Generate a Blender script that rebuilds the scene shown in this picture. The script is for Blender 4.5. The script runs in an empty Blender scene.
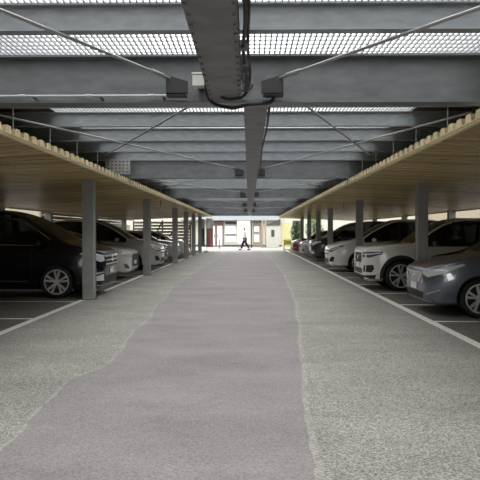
import bpy, bmesh, math, random
from mathutils import Vector, Matrix
from mathutils.bvhtree import BVHTree

random.seed(7)
SC = bpy.context.scene
COL = SC.collection
PI = math.pi

# ------------------------------------------------------------------ materials
def new_mat(name):
    m = bpy.data.materials.new(name)
    m.use_nodes = True
    nt = m.node_tree
    for n in list(nt.nodes):
        nt.nodes.remove(n)
    out = nt.nodes.new('ShaderNodeOutputMaterial')
    b = nt.nodes.new('ShaderNodeBsdfPrincipled')
    nt.links.new(b.outputs[0], out.inputs[0])
    return m, nt, b, out

def mat(name, col, rough=0.5, metal=0.0, coat=0.0, var=0.0, scale=6.0, bump=0.0, spec=0.5, stretch=(1, 1, 1)):
    m, nt, b, out = new_mat(name)
    b.inputs['Base Color'].default_value = (*col, 1)
    b.inputs['Roughness'].default_value = rough
    b.inputs['Metallic'].default_value = metal
    b.inputs['Coat Weight'].default_value = coat
    b.inputs['Coat Roughness'].default_value = 0.05
    b.inputs['Specular IOR Level'].default_value = spec
    if var > 0 or bump > 0:
        tc = nt.nodes.new('ShaderNodeTexCoord')
        mp = nt.nodes.new('ShaderNodeMapping')
        mp.inputs['Scale'].default_value = stretch
        nz = nt.nodes.new('ShaderNodeTexNoise')
        nz.inputs['Scale'].default_value = scale
        nz.inputs['Detail'].default_value = 6
        nt.links.new(tc.outputs['Object'], mp.inputs[0])
        nt.links.new(mp.outputs[0], nz.inputs[0])
        if var > 0:
            rp = nt.nodes.new('ShaderNodeValToRGB')
            rp.color_ramp.elements[0].position = 0.3
            rp.color_ramp.elements[1].position = 0.7
            rp.color_ramp.elements[0].color = (*[c * (1 - var) for c in col], 1)
            rp.color_ramp.elements[1].color = (*[min(1, c * (1 + var)) for c in col], 1)
            nt.links.new(nz.outputs[0], rp.inputs[0])
            nt.links.new(rp.outputs[0], b.inputs['Base Color'])
        if bump > 0:
            bp = nt.nodes.new('ShaderNodeBump')
            bp.inputs['Strength'].default_value = bump
            bp.inputs['Distance'].default_value = 0.01
            nt.links.new(nz.outputs[0], bp.inputs['Height'])
            nt.links.new(bp.outputs[0], b.inputs['Normal'])
    return m

def asphalt(name, dark, mid, light, vscale, patch=0.12, bump=0.5, rough=0.85):
    """speckled aggregate: voronoi stone cells plus broad worn mottling"""
    m, nt, b, out = new_mat(name)
    tc = nt.nodes.new('ShaderNodeTexCoord')
    vo = nt.nodes.new('ShaderNodeTexVoronoi'); vo.inputs['Scale'].default_value = vscale
    nt.links.new(tc.outputs['Object'], vo.inputs['Vector'])
    sep = nt.nodes.new('ShaderNodeSeparateColor')
    nt.links.new(vo.outputs['Color'], sep.inputs[0])
    rp = nt.nodes.new('ShaderNodeValToRGB')
    e = rp.color_ramp.elements
    e[0].position = 0.0; e[0].color = (*dark, 1)
    e[1].position = 1.0; e[1].color = (*light, 1)
    k = e.new(0.45); k.color = (*mid, 1)
    nt.links.new(sep.outputs[0], rp.inputs[0])
    n1 = nt.nodes.new('ShaderNodeTexNoise'); n1.inputs['Scale'].default_value = 0.7; n1.inputs['Detail'].default_value = 8
    n1.inputs['Roughness'].default_value = 0.65
    mp = nt.nodes.new('ShaderNodeMapping'); mp.inputs['Scale'].default_value = (1.0, 1.9, 1.0)
    nt.links.new(tc.outputs['Object'], mp.inputs[0]); nt.links.new(mp.outputs[0], n1.inputs['Vector'])
    mr = nt.nodes.new('ShaderNodeMapRange')
    mr.inputs['From Min'].default_value = 0.3; mr.inputs['From Max'].default_value = 0.7
    mr.inputs['To Min'].default_value = 1 - patch; mr.inputs['To Max'].default_value = 1 + patch
    nt.links.new(n1.outputs[0], mr.inputs['Value'])
    mul = nt.nodes.new('ShaderNodeVectorMath'); mul.operation = 'SCALE'
    nt.links.new(rp.outputs[0], mul.inputs[0]); nt.links.new(mr.outputs[0], mul.inputs['Scale'])
    nt.links.new(mul.outputs[0], b.inputs['Base Color'])
    b.inputs['Roughness'].default_value = rough
    b.inputs['Specular IOR Level'].default_value = 0.3
    bp = nt.nodes.new('ShaderNodeBump'); bp.inputs['Strength'].default_value = bump; bp.inputs['Distance'].default_value = 0.006
    nt.links.new(sep.outputs[0], bp.inputs['Height']); nt.links.new(bp.outputs[0], b.inputs['Normal'])
    return m

def glass_mat(name, see=0.22, tint=(0.5, 0.55, 0.55)):
    m = bpy.data.materials.new(name); m.use_nodes = True
    nt = m.node_tree
    for n in list(nt.nodes): nt.nodes.remove(n)
    out = nt.nodes.new('ShaderNodeOutputMaterial')
    b = nt.nodes.new('ShaderNodeBsdfPrincipled')
    b.inputs['Base Color'].default_value = (0.008, 0.009, 0.010, 1)
    b.inputs['Roughness'].default_value = 0.04
    t = nt.nodes.new('ShaderNodeBsdfTransparent'); t.inputs[0].default_value = (*tint, 1)
    mx = nt.nodes.new('ShaderNodeMixShader'); mx.inputs[0].default_value = see
    nt.links.new(b.outputs[0], mx.inputs[1]); nt.links.new(t.outputs[0], mx.inputs[2])
    nt.links.new(mx.outputs[0], out.inputs[0])
    return m

M = {}
M['aggregate'] = asphalt('aggregate asphalt', (0.13, 0.126, 0.112), (0.25, 0.245, 0.222), (0.45, 0.44, 0.40), 105, 0.18, 0.4)
M['worn'] = asphalt('worn smooth asphalt', (0.19, 0.175, 0.176), (0.245, 0.228, 0.228), (0.31, 0.29, 0.288), 110, 0.17, 0.25)
M['seam'] = asphalt('pale seam', (0.22, 0.21, 0.19), (0.31, 0.30, 0.27), (0.42, 0.41, 0.38), 60, 0.12, 0.3)
M['plaza'] = asphalt('pale plaza paving', (0.19, 0.187, 0.178), (0.235, 0.23, 0.22), (0.28, 0.275, 0.265), 40, 0.1, 0.2)
M['line'] = mat('worn white line paint', (0.72, 0.71, 0.66), 0.7, var=0.2, scale=18)
M['steel'] = mat('grey beam paint', (0.27, 0.295, 0.31), 0.42, var=0.16, scale=9, bump=0.02, stretch=(0.8, 2, 2))
M['steel_main'] = mat('dark beam paint', (0.15, 0.16, 0.165), 0.40, var=0.22, scale=5, bump=0.02, stretch=(0.8, 2, 2))
M['girder'] = mat('dark girder paint', (0.16, 0.157, 0.152), 0.5, var=0.25, scale=5, bump=0.08)
M['bolt'] = mat('dull bolt steel', (0.11, 0.11, 0.11), 0.5, metal=0.5)
M['gusset'] = mat('black gusset plate', (0.028, 0.028, 0.03), 0.55)
M['rod'] = mat('galvanised rod', (0.36, 0.36, 0.35), 0.4, metal=0.5)
M['conduit'] = mat('galvanised conduit', (0.46, 0.47, 0.47), 0.45, metal=0.3)
M['grate'] = mat('galvanised grating', (0.34, 0.35, 0.36), 0.5, metal=0.3)
M['deck'] = mat('cream deck sheet', (0.58, 0.445, 0.225), 0.25, var=0.40, scale=2.0, stretch=(0.02, 7, 0.3), spec=0.6)
M['deck_trim'] = mat('cream edge trim', (0.82, 0.70, 0.43), 0.45, var=0.1, scale=6)
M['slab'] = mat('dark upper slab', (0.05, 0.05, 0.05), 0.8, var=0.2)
M['column'] = mat('galvanised column', (0.34, 0.345, 0.33), 0.42, var=0.15, scale=5, bump=0.03)
M['box'] = mat('pale plastic box', (0.62, 0.62, 0.58), 0.5)
M['cable'] = mat('black cable', (0.012, 0.012, 0.012), 0.5)
M['rail'] = mat('fence steel', (0.22, 0.22, 0.21), 0.5)
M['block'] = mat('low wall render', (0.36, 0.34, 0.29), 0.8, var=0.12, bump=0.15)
M['blocker_wall'] = mat('grey brown blocker wall', (0.10, 0.09, 0.075), 0.8, var=0.15, bump=0.15)
M['facade'] = mat('cream facade', (0.43, 0.42, 0.36), 0.8, var=0.05)
M['side'] = mat('tan side facade', (0.20, 0.17, 0.12), 0.85, var=0.15, scale=2)
M['pale_yellow'] = mat('pale yellow green paint', (0.42, 0.41, 0.20), 0.6)
M['brown'] = mat('brown frame', (0.14, 0.085, 0.07), 0.5)
M['slats'] = mat('timber slats', (0.30, 0.245, 0.18), 0.7, var=0.2)
M['white_panel'] = mat('white panel', (0.82, 0.82, 0.82), 0.5)
M['dark_trim'] = mat('dark trim', (0.04, 0.042, 0.045), 0.6)
M['yellow'] = mat('yellow barrier paint', (0.75, 0.72, 0.08), 0.5)
M['leaf'] = mat('leaf', (0.09, 0.17, 0.04), 0.6, var=0.35, scale=8)
M['bark'] = mat('bark', (0.10, 0.075, 0.05), 0.9)
M['red_cloth'] = mat('faded red cloth', (0.40, 0.17, 0.16), 0.8)
M['teal_cloth'] = mat('dark green cloth', (0.06, 0.12, 0.12), 0.8)
M['white_cloth'] = mat('white cloth', (0.68, 0.66, 0.64), 0.8)
M['skin'] = mat('skin', (0.50, 0.33, 0.25), 0.55)
M['trousers'] = mat('charcoal trousers', (0.03, 0.03, 0.032), 0.85)
M['shirt'] = mat('white coat', (0.75, 0.75, 0.74), 0.8)
M['hair'] = mat('white hair', (0.55, 0.54, 0.52), 0.7)
M['shoe'] = mat('black shoes', (0.02, 0.02, 0.02), 0.5)
M['eye'] = mat('dark eye', (0.02, 0.015, 0.01), 0.2)
# vehicles
M['black_paint'] = mat('black car paint', (0.004, 0.004, 0.008), 0.25, coat=0.6, spec=0.3)
M['grey_paint'] = mat('blue grey car paint', (0.115, 0.135, 0.165), 0.28, metal=0.35, coat=1.0)
M['white_paint'] = mat('white car paint', (0.72, 0.71, 0.66), 0.3, coat=1.0)
M['pearl_paint'] = mat('pearl white car paint', (0.80, 0.79, 0.76), 0.3, coat=1.0)
M['silver_paint'] = mat('silver car paint', (0.46, 0.46, 0.46), 0.3, metal=0.4, coat=1.0)
M['dark_paint'] = mat('charcoal car paint', (0.028, 0.03, 0.034), 0.25, coat=1.0)
M['red_paint'] = mat('red car paint', (0.26, 0.03, 0.04), 0.25, coat=1.0)
M['glass'] = glass_mat('tinted car glass')
M['clear_glass'] = glass_mat('shop glass', 0.5, (0.85, 0.88, 0.88))
M['tyre'] = mat('tyre rubber', (0.012, 0.012, 0.012), 0.8)
M['rim'] = mat('alloy', (0.62, 0.62, 0.62), 0.35, metal=0.35)
M['rim_dark'] = mat('gloss black alloy', (0.03, 0.03, 0.03), 0.3, metal=0.3)
M['plastic'] = mat('black plastic', (0.014, 0.014, 0.015), 0.6)
M['chrome'] = mat('chrome', (0.7, 0.7, 0.7), 0.15, metal=1.0)
M['lamp'] = mat('headlamp lens', (0.66, 0.68, 0.70), 0.15, metal=0.15, coat=1.0)
M['lamp_dark'] = mat('dark headlamp lens', (0.13, 0.135, 0.14), 0.1, metal=0.2, coat=1.0)
M['plate'] = mat('number plate', (0.75, 0.75, 0.72), 0.5)
M['seat'] = mat('pale seat cloth', (0.42, 0.40, 0.37), 0.8)
M['tail'] = mat('tail lamp', (0.25, 0.01, 0.01), 0.2)
M['amber'] = mat('amber lens', (0.6, 0.25, 0.03), 0.2)

# ------------------------------------------------------------------ helpers
def tag(o, label=None, cat=None, group=None, kind=None):
    if label: o['label'] = label
    if cat: o['category'] = cat
    if group: o['group'] = group
    if kind: o['kind'] = kind
    return o

def empty(name, loc=(0, 0, 0), rz=0.0, parent=None):
    o = bpy.data.objects.new(name, None)
    COL.objects.link(o)
    o.location = loc; o.rotation_euler = (0, 0, rz)
    o.empty_display_size = 0.2
    if parent: o.parent = parent
    return o

def link_mesh(name, me, parent=None):
    o = bpy.data.objects.new(name, me)
    COL.objects.link(o)
    if parent: o.parent = parent
    return o

def build(name, bm, material, parent=None, smooth=False, kind=None, loc=None, normals=True):
    if normals:
        bmesh.ops.recalc_face_normals(bm, faces=bm.faces)
    me = bpy.data.meshes.new(name)
    bm.to_mesh(me); bm.free()
    for mm in (material if isinstance(material, (list, tuple)) else [material]):
        me.materials.append(mm)
    if smooth:
        for p in me.polygons: p.use_smooth = True
        try:
            me.set_sharp_from_angle(angle=math.radians(38))
        except Exception:
            pass
    o = link_mesh(name, me, parent)
    if loc: o.location = loc
    if kind: o['kind'] = kind
    return o

def bx(bm, x0, x1, y0, y1, z0, z1, mi=0):
    vs = [bm.verts.new(p) for p in ((x0, y0, z0), (x1, y0, z0), (x1, y1, z0), (x0, y1, z0),
                                    (x0, y0, z1), (x1, y0, z1), (x1, y1, z1), (x0, y1, z1))]
    for q in ((0, 3, 2, 1), (4, 5, 6, 7), (0, 1, 5, 4), (1, 2, 6, 5), (2, 3, 7, 6), (3, 0, 4, 7)):
        f = bm.faces.new([vs[i] for i in q]); f.material_index = mi
    return vs

def box(*a):
    bm = bmesh.new(); bx(bm, *a); return bm

def bevel(bm, w=0.01, seg=2):
    bmesh.ops.bevel(bm, geom=list(bm.edges), offset=w, segments=seg, affect='EDGES', profile=0.6)
    return bm

def cyl(bm, p0, p1, r0, r1=None, seg=12, cap=True):
    r1 = r0 if r1 is None else r1
    p0, p1 = Vector(p0), Vector(p1)
    d = (p1 - p0).normalized()
    u = d.orthogonal().normalized(); v = d.cross(u)
    A, B = [], []
    for i in range(seg):
        a = 2 * PI * i / seg
        o = u * math.cos(a) + v * math.sin(a)
        A.append(bm.verts.new(p0 + o * r0)); B.append(bm.verts.new(p1 + o * r1))
    for i in range(seg):
        j = (i + 1) % seg
        bm.faces.new((A[i], A[j], B[j], B[i]))
    if cap:
        bm.faces.new(A[::-1]); bm.faces.new(B)

def tube(bm, pts, r, seg=8):
    pts = [Vector(p) for p in pts]
    rings = []
    ref = Vector((0.13, 0.31, 0.94)).normalized()
    for i, p in enumerate(pts):
        d = (pts[min(i + 1, len(pts) - 1)] - pts[max(i - 1, 0)]).normalized()
        u = d.cross(ref)
        if u.length < 1e-3: u = d.orthogonal()
        u.normalize(); v = d.cross(u)
        rings.append([bm.verts.new(p + (u * math.cos(2 * PI * k / seg) + v * math.sin(2 * PI * k / seg)) * r) for k in range(seg)])
    for a, b in zip(rings, rings[1:]):
        for k in range(seg):
            j = (k + 1) % seg
            bm.faces.new((a[k], a[j], b[j], b[k]))
    bm.faces.new(rings[0][::-1]); bm.faces.new(rings[-1])

def spline(pts, n=8):
    pts = [Vector(p) for p in pts]
    out = []
    for i in range(len(pts) - 1):
        p0 = pts[max(i - 1, 0)]; p1 = pts[i]; p2 = pts[i + 1]; p3 = pts[min(i + 2, len(pts) - 1)]
        for k in range(n):
            t = k / n
            out.append(0.5 * ((2 * p1) + (p2 - p0) * t + (2 * p0 - 5 * p1 + 4 * p2 - p3) * t * t + (3 * p1 - p0 - 3 * p2 + p3) * t ** 3))
    out.append(pts[-1])
    return out

def lathe_y(bm, prof, seg=32, c=(0, 0, 0)):
    """prof: list of (r, y); spins around the y axis"""
    rings = []
    for r, y in prof:
        rings.append([bm.verts.new((c[0] + r * math.cos(2 * PI * k / seg), c[1] + y, c[2] + r * math.sin(2 * PI * k / seg))) for k in range(seg)])
    for a, b in zip(rings, rings[1:]):
        for k in range(seg):
            j = (k + 1) % seg
            bm.faces.new((a[k], a[j], b[j], b[k]))
    return rings

def ellipsoid(bm, c, r, seg=14, rings=9):
    ret = bmesh.ops.create_uvsphere(bm, u_segments=seg, v_segments=rings, radius=1.0)
    for v in ret['verts']:
        v.co = Vector((v.co.x * r[0] + c[0], v.co.y * r[1] + c[1], v.co.z * r[2] + c[2]))

def prism(bm, poly, axis, a0, a1):
    """extrude a 2-D polygon along an axis ('x': poly is (y,z); 'y': poly is (x,z))"""
    def P(p, a):
        return (a, p[0], p[1]) if axis == 'x' else ((p[0], a, p[1]) if axis == 'y' else (p[0], p[1], a))
    A = [bm.verts.new(P(p, a0)) for p in poly]; B = [bm.verts.new(P(p, a1)) for p in poly]
    n = len(poly)
    for i in range(n):
        j = (i + 1) % n
        bm.faces.new((A[i], A[j], B[j], B[i]))
    bm.faces.new(A[::-1]); bm.faces.new(B)

# ------------------------------------------------------------------ ground
o = build('floor', box(-12, 12, -26, 47, -0.3, 0), M['aggregate'], kind='structure')
o = build('ground', box(-60, 60, 47, 120, -0.3, -0.005), M['plaza'], kind='structure')
o = build('ground', box(-60, -12, -60, 47, -0.3, -0.01), M['plaza'], kind='structure')
o = build('ground', box(12, 60, -60, 47, -0.3, -0.01), M['plaza'], kind='structure')
o = build('ground', box(-12, 12, -60, -26, -0.3, -0.01), M['plaza'], kind='structure')

# smoother, darker resurfaced lane down the middle of the aisle, with wandering edges
ctrlL = [(-1.72, -26), (-1.66, 1), (-1.62, 3.6), (-1.64, 4.72), (-1.67, 5.7), (-1.50, 6.3), (-1.56, 7.8), (-1.67, 10.1), (-1.90, 15.0), (-1.88, 20), (-1.70, 26), (-1.55, 36), (-1.45, 46.8)]
ctrlR = [(0.30, -26), (0.34, 1), (0.39, 3.4), (0.52, 5.7), (0.72, 8.5), (0.95, 12.3), (1.15, 19.5), (1.18, 26), (1.13, 32), (1.0, 39), (0.9, 46.8)]
def interp(c, y):
    for (x0, y0), (x1, y1) in zip(c, c[1:]):
        if y <= y1:
            return x0 + (x1 - x0) * (y - y0) / (y1 - y0)
    return c[-1][0]
bm = bmesh.new()
prev = None
sl, sr = [], []
y = -25.5
while y < 46.8:
    wob = 0.03 * math.sin(y * 2.1) + 0.012 * math.sin(y * 6.3 + 1) + random.uniform(-0.008, 0.008)
    wr = 0.012 * math.sin(y * 2.3) + random.uniform(-0.006, 0.006)
    l = Vector((interp(ctrlL, y) + wob, y, 0.0035)); r = Vector((interp(ctrlR, y) + wr, y, 0.0035))
    sl.append(l); sr.append(r)
    row = [bm.verts.new(l), bm.verts.new(r)]
    if prev: bm.faces.new((prev[0], prev[1], row[1], row[0]))
    prev = row
    y += 0.4 if y < 0 or y > 14 else 0.12
r = bmesh.ops.extrude_face_region(bm, geom=list(bm.faces))
for v in [g for g in r['geom'] if isinstance(g, bmesh.types.BMVert)]: v.co.z = -0.01
build('lane_surface', bm, M['worn'], kind='structure')
def seam(pts, w, name):
    bm = bmesh.new(); prev = None
    for p in pts:
        ww = w * random.uniform(0.6, 1.3)
        row = [bm.verts.new((p.x - ww, p.y, 0.0055)), bm.verts.new((p.x + ww, p.y, 0.0055))]
        if prev: bm.faces.new((prev[0], prev[1], row[1], row[0]))
        prev = row
    r = bmesh.ops.extrude_face_region(bm, geom=list(bm.faces))
    for v in [g for g in r['geom'] if isinstance(g, bmesh.types.BMVert)]: v.co.z = -0.01
    build(name, bm, M['seam'], kind='structure')
seam(sl, 0.018, 'lane_seam'); seam(sr, 0.028, 'lane_seam')

M['bay'] = asphalt('bay asphalt with painted shade', (0.07, 0.065, 0.057), (0.125, 0.117, 0.102), (0.21, 0.20, 0.175), 80, 0.2, 0.4)  # darker than the aisle: the bays' shade is put into this colour
build('bay_shade_surface', box(-8.9, -3.43, 3, 44.9, -0.01, 0.002), M['bay'], kind='structure')
build('bay_shade_surface', box(2.84, 8.9, 3, 46.2, -0.01, 0.002), M['bay'], kind='structure')

# painted lines
build('edge_line', box(-3.49, -3.37, 3, 44, -0.01, 0.004), M['line'], kind='structure')
build('edge_line', box(2.77, 2.90, 3, 46, -0.01, 0.004), M['line'], kind='structure')
for k in range(14):
    y = 9.6 + 2.38 * k
    build('bay_line', box(-8.3, -3.50, y - 0.05, y + 0.05, -0.01, 0.004), M['line'], kind='structure')
for y in [9.4, 11.55, 13.7, 16.05] + [16.05 + 2.35 * k for k in range(1, 13)]:
    build('bay_line', box(2.91, 8.3, y - 0.05, y + 0.05, -0.01, 0.004), M['line'], kind='structure')

# ------------------------------------------------------------------ overhead steel
GZ = 3.05          # underside of the grating
MAINS = [5.67 + 7.8 * k for k in range(6)]
ORD = ['nearest', 'second', 'third', 'fourth', 'fifth', 'sixth', 'seventh', 'eighth', 'ninth', 'tenth', 'eleventh', 'twelfth',
       'thirteenth', 'fourteenth', 'fifteenth', 'sixteenth', 'seventeenth', 'eighteenth', 'nineteenth', 'twentieth']
EN = ['first'] + ORD[1:]

def ibeam_x(bm, x0, x1, y, z0, z1, fw, ft, wt):
    bx(bm, x0, x1, y - fw / 2, y + fw / 2, z0, z0 + ft)
    bx(bm, x0, x1, y - fw / 2, y + fw / 2, z1 - ft, z1)
    bx(bm, x0, x1, y - wt / 2, y + wt / 2, z0 + ft, z1 - ft)

for k, y in enumerate(MAINS):
    t = empty('cross_girder', (0, y, 0))
    tag(t, ['deep dark steel girder nearest the camera, above the pale junction box',
            'second deep cross girder from the camera, first beyond the junction box',
            'third deep cross girder from the camera under the grating',
            'fourth deep cross girder from the camera under the grating',
            'fifth deep cross girder from the camera, far down the aisle',
            'farthest deep cross girder at the bright end of the roof'][k], 'girder', 'deep cross girders')
    bm = bmesh.new(); ibeam_x(bm, -8.6, 8.6, 0, 2.60, GZ, 0.20, 0.022, 0.016)
    build('beam', bm, M['steel_main'], t)

secs = []
y = MAINS[0] - 1.3
n = 0
while y < 46:
    if min(abs(y - m) for m in MAINS) > 0.3: secs.append(y)
    y += 1.3
WHERE = {0: 'slim steel cross beam nearest the camera, in front of the first deep girder'}
for k, y in enumerate(secs):
    bm = bmesh.new(); ibeam_x(bm, -8.6, 8.6, 0, 2.85, GZ, 0.10, 0.013, 0.009)
    o = build('cross_beam', bm, M['steel'], loc=(0, y, 0))
    idx = sum(1 for m in MAINS if m < y)
    inb = [q for q in secs if sum(1 for m in MAINS if m < q) == idx]
    j = inb.index(y)
    if k == 0:
        lab = WHERE[0]
    else:
        lab = '%s slim cross beam beyond the %s deep girder under the grating' % (EN[j], ORD[idx - 1] if idx > 1 else 'nearest')
    tag(o, lab, 'beam', 'slim cross beams')

# central girders
def bolts(bm, x, y0, y1, z, step, r=0.012, h=0.012):
    y = y0
    while y < y1:
        cyl(bm, (x, y, z), (x, y, z - h), r, seg=6)
        y += step
t = empty('spine_girder', (-0.21, 0, 0))
tag(t, 'wide dark spine girder overhead nearest the camera, ending at the first deep girder', 'girder')
bm = bmesh.new()
bx(bm, -0.145, 0.145, -3.1, 5.54, 2.60, 2.622)
bx(bm, -0.105, -0.085, -3.1, 5.54, 2.622, GZ - 0.25); bx(bm, 0.085, 0.105, -3.1, 5.54, 2.622, GZ - 0.25)
bx(bm, -0.145, 0.145, -3.1, 5.54, GZ - 0.25, GZ - 0.23)
build('beam', bm, M['girder'], t)
bm = bmesh.new(); cyl(bm, (0, 0, 0), (0, 0, -0.012), 0.012, seg=6)
b0 = build('bolt', bm, M['girder'], t, loc=(-0.128, 3.0, 2.60))
for sx_ in (-0.128, 0.128):
    for q in range(16):
        if sx_ < 0 and q == 0: continue
        c = b0.copy(); COL.objects.link(c); c.parent = t; c.location = (sx_, 3.0 + .16 * q, 2.60)
for y in (4.1, 4.5, 4.72, 5.0, 5.3):
    build('cable_clip', box(0.15, 0.21, y - 0.03, y + 0.03, 2.64, 2.70), M['bolt'], t)
bm = bmesh.new()
tube(bm, spline([(0.175, 2.2, 2.66), (0.19, 3.4, 2.64), (0.17, 4.2, 2.67), (0.19, 4.9, 2.645), (0.18, 5.5, 2.66)], 6), 0.013)
tube(bm, spline([(0.20, 2.2, 2.70), (0.21, 3.4, 2.69), (0.20, 4.2, 2.70), (0.22, 4.9, 2.685), (0.20, 5.5, 2.69)], 6), 0.010)
build('side_cable', bm, M['cable'], t)

t = empty('spine_girder', (0.065, 0, 0))
tag(t, 'long narrow spine girder running down the aisle beyond the first deep girder', 'girder')
bm = bmesh.new()
for a, b in zip(MAINS, MAINS[1:]):
    bx(bm, -0.115, 0.115, a + 0.10, b - 0.10, 2.60, 2.618)
    bx(bm, -0.008, 0.008, a + 0.10, b - 0.10, 2.618, 2.84)
    bx(bm, -0.08, 0.08, a + 0.10, b - 0.10, 2.828, 2.846)
yy = 6.97
while yy < 36:
    for s in (-1, 1):
        bx(bm, min(s * .008, s * .09), max(s * .008, s * .09), yy - 0.008, yy + 0.008, 2.618, 2.828)
    yy += 1.3
build('beam', bm, M['girder'], t)
bm = bmesh.new()
tube(bm, spline([(0.13, 5.9, 2.64), (0.145, 7, 2.625), (0.13, 9, 2.64), (0.145, 11, 2.63), (0.13, 13.2, 2.64)], 6), 0.012)
build('side_cable', bm, M['cable'], t)

# X bracing: rods with black gusset plates at each deep girder
def brace(x0, y0, x1, y1, label, s, back):
    t = empty('brace_rod', (x0, y0, 2.79))
    tag(t, label, 'brace', 'roof brace rods')
    d = Vector((x1 - x0, y1 - y0, 0))
    bm = bmesh.new(); cyl(bm, (0, 0, 0), d, 0.013, seg=10)
    build('rod', bm, M['rod'], t, smooth=True)
    u = d.normalized()
    bm = bmesh.new(); cyl(bm, u * 0.10, u * 0.28, 0.021, seg=10)
    build('turnbuckle', bm, M['rod'], t, smooth=True)
    zt_ = .258 if y0 < 6 and not back else .058
    build('anchor_plate', box(d.x - .03, d.x + .03, d.y - .005, d.y + .005, -.03, zt_), M['bolt'], t)
    yb = (0.075 if back else -0.075)
    bm = bmesh.new()
    prism(bm, [(-s * 0.17, -0.145), (s * 0.03, -0.145), (s * 0.03, 0.03), (-s * 0.17, -0.03)], 'y', -0.006, 0.006)
    bx(bm, min(-s * .15, s * .03), max(-s * .15, s * .03), -0.006 if not back else -0.13, 0.13 if not back else 0.006, -0.150, -0.135)
    build('gusset_plate', bm, M['gusset'], t)
for k, y in enumerate(MAINS[:5]):
    nm = 'nearest deep girder' if k == 0 else '%s deep girder' % ORD[k]
    for s, side, x0, xe in ((-1, 'left', -0.72, -2.60), (1, 'right', 0.28, 2.18)):
        if k > 0: x0 = s * 0.30 + 0.02
        ye = y - 4.0 if k == 0 and s < 0 else (y - 3.0 if k == 0 else y - 6.2)
        if k == 0: brace(x0, y - 0.24, xe, ye, 'thin grey brace rod running from the %s toward the camera on the %s' % (nm, side), s, False)
        else: brace(x0, y - 0.24, xe + s * .42, ye - .3, 'thin brace rod on the %s, from the near face of the %s' % (side, nm), s, False)
        if k < 3:
            xb = s * 0.34 + 0.02
            brace(xb, y + 0.24, xe, y + 5.2, 'thin brace rod on the %s, leaving the far face of the %s' % (side, nm), s, True)

# junction box, cables, conduit on the first girder
t = empty('junction_box', (-0.445, 5.42, 2.705))
tag(t, 'pale junction box on the nearest deep girder beside the spine girder', 'junction box')
build('housing', bevel(box(-0.062, 0.062, -0.055, 0.055, 0.0, 0.10), 0.008), M['box'], t)
build('lid', bevel(box(-0.068, 0.068, -0.062, 0.062, 0.101, 0.121), 0.006), M['box'], t)
build('bracket', box(-0.03, 0.03, 0.056, 0.24, 0.03, 0.06), M['bolt'], t)
bm = bmesh.new()
tube(bm, spline([(-0.405, 5.40, 2.76), (-0.33, 5.36, 2.70), (-0.22, 5.33, 2.585), (-0.08, 5.34, 2.592), (0.0, 5.40, 2.68), (0.03, 5.50, 2.74)], 8), 0.014)
o = build('power_cable', bm, M['cable'], smooth=True)
tag(o, 'black cable looping from the pale junction box under the spine girder', 'cable')
bm = bmesh.new()
tube(bm, spline([(-0.38, 5.30, 2.74), (-0.37, 5.42, 2.62), (-0.30, 5.5, 2.565), (-0.15, 5.57, 2.55), (-0.02, 5.56, 2.575), (0.10, 5.56, 2.585), (0.20, 5.56, 2.60), (0.235, 5.55, 2.66)], 8), 0.017)
o = build('power_cable', bm, M['cable'], smooth=True)
tag(o, 'thick black cable sagging around the end of the wide spine girder', 'cable')
t = empty('conduit', (0, 5.53, 2.655))
tag(t, 'thin pale conduit along the lower edge of the nearest girder, left', 'conduit')
bm = bmesh.new(); cyl(bm, (-2.65, 0, 0), (-0.62, 0, 0), 0.012, seg=10); build('pipe', bm, M['conduit'], t, smooth=True)
for x in (-2.1, -1.48, -0.9):
    bm = bmesh.new(); cyl(bm, (x - 0.03, 0, 0), (x + 0.03, 0, 0), 0.017, seg=10); build('coupling', bm, M['conduit'], t, smooth=True)
    bm = bmesh.new(); bx(bm, x + 0.1, x + 0.125, -0.015, 0.13, -0.02, -0.012); build('clip', bm, M['bolt'], t)

# grating over the aisle (real bars, the sky shows through)
bm = bmesh.new()
XL, XR = -2.66, 2.20
x = XL
while x <= XR + 0.001:
    bx(bm, x - 0.006, x + 0.006, -3.2, 45.2, GZ + 0.002, GZ + 0.030)
    x += 0.0475
y = -3.1
while y < 45.2:
    bx(bm, XL, XR, y - 0.003, y + 0.003, GZ + 0.012, GZ + 0.028)
    y += 0.11
build('ceiling', bm, M['grate'], kind='structure', normals=False)
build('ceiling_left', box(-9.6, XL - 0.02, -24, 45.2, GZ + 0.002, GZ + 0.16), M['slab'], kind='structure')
build('ceiling_right', box(XR + 0.02, 9.6, -24, 47.5, GZ + 0.002, GZ + 0.16), M['slab'], kind='structure')

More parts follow.
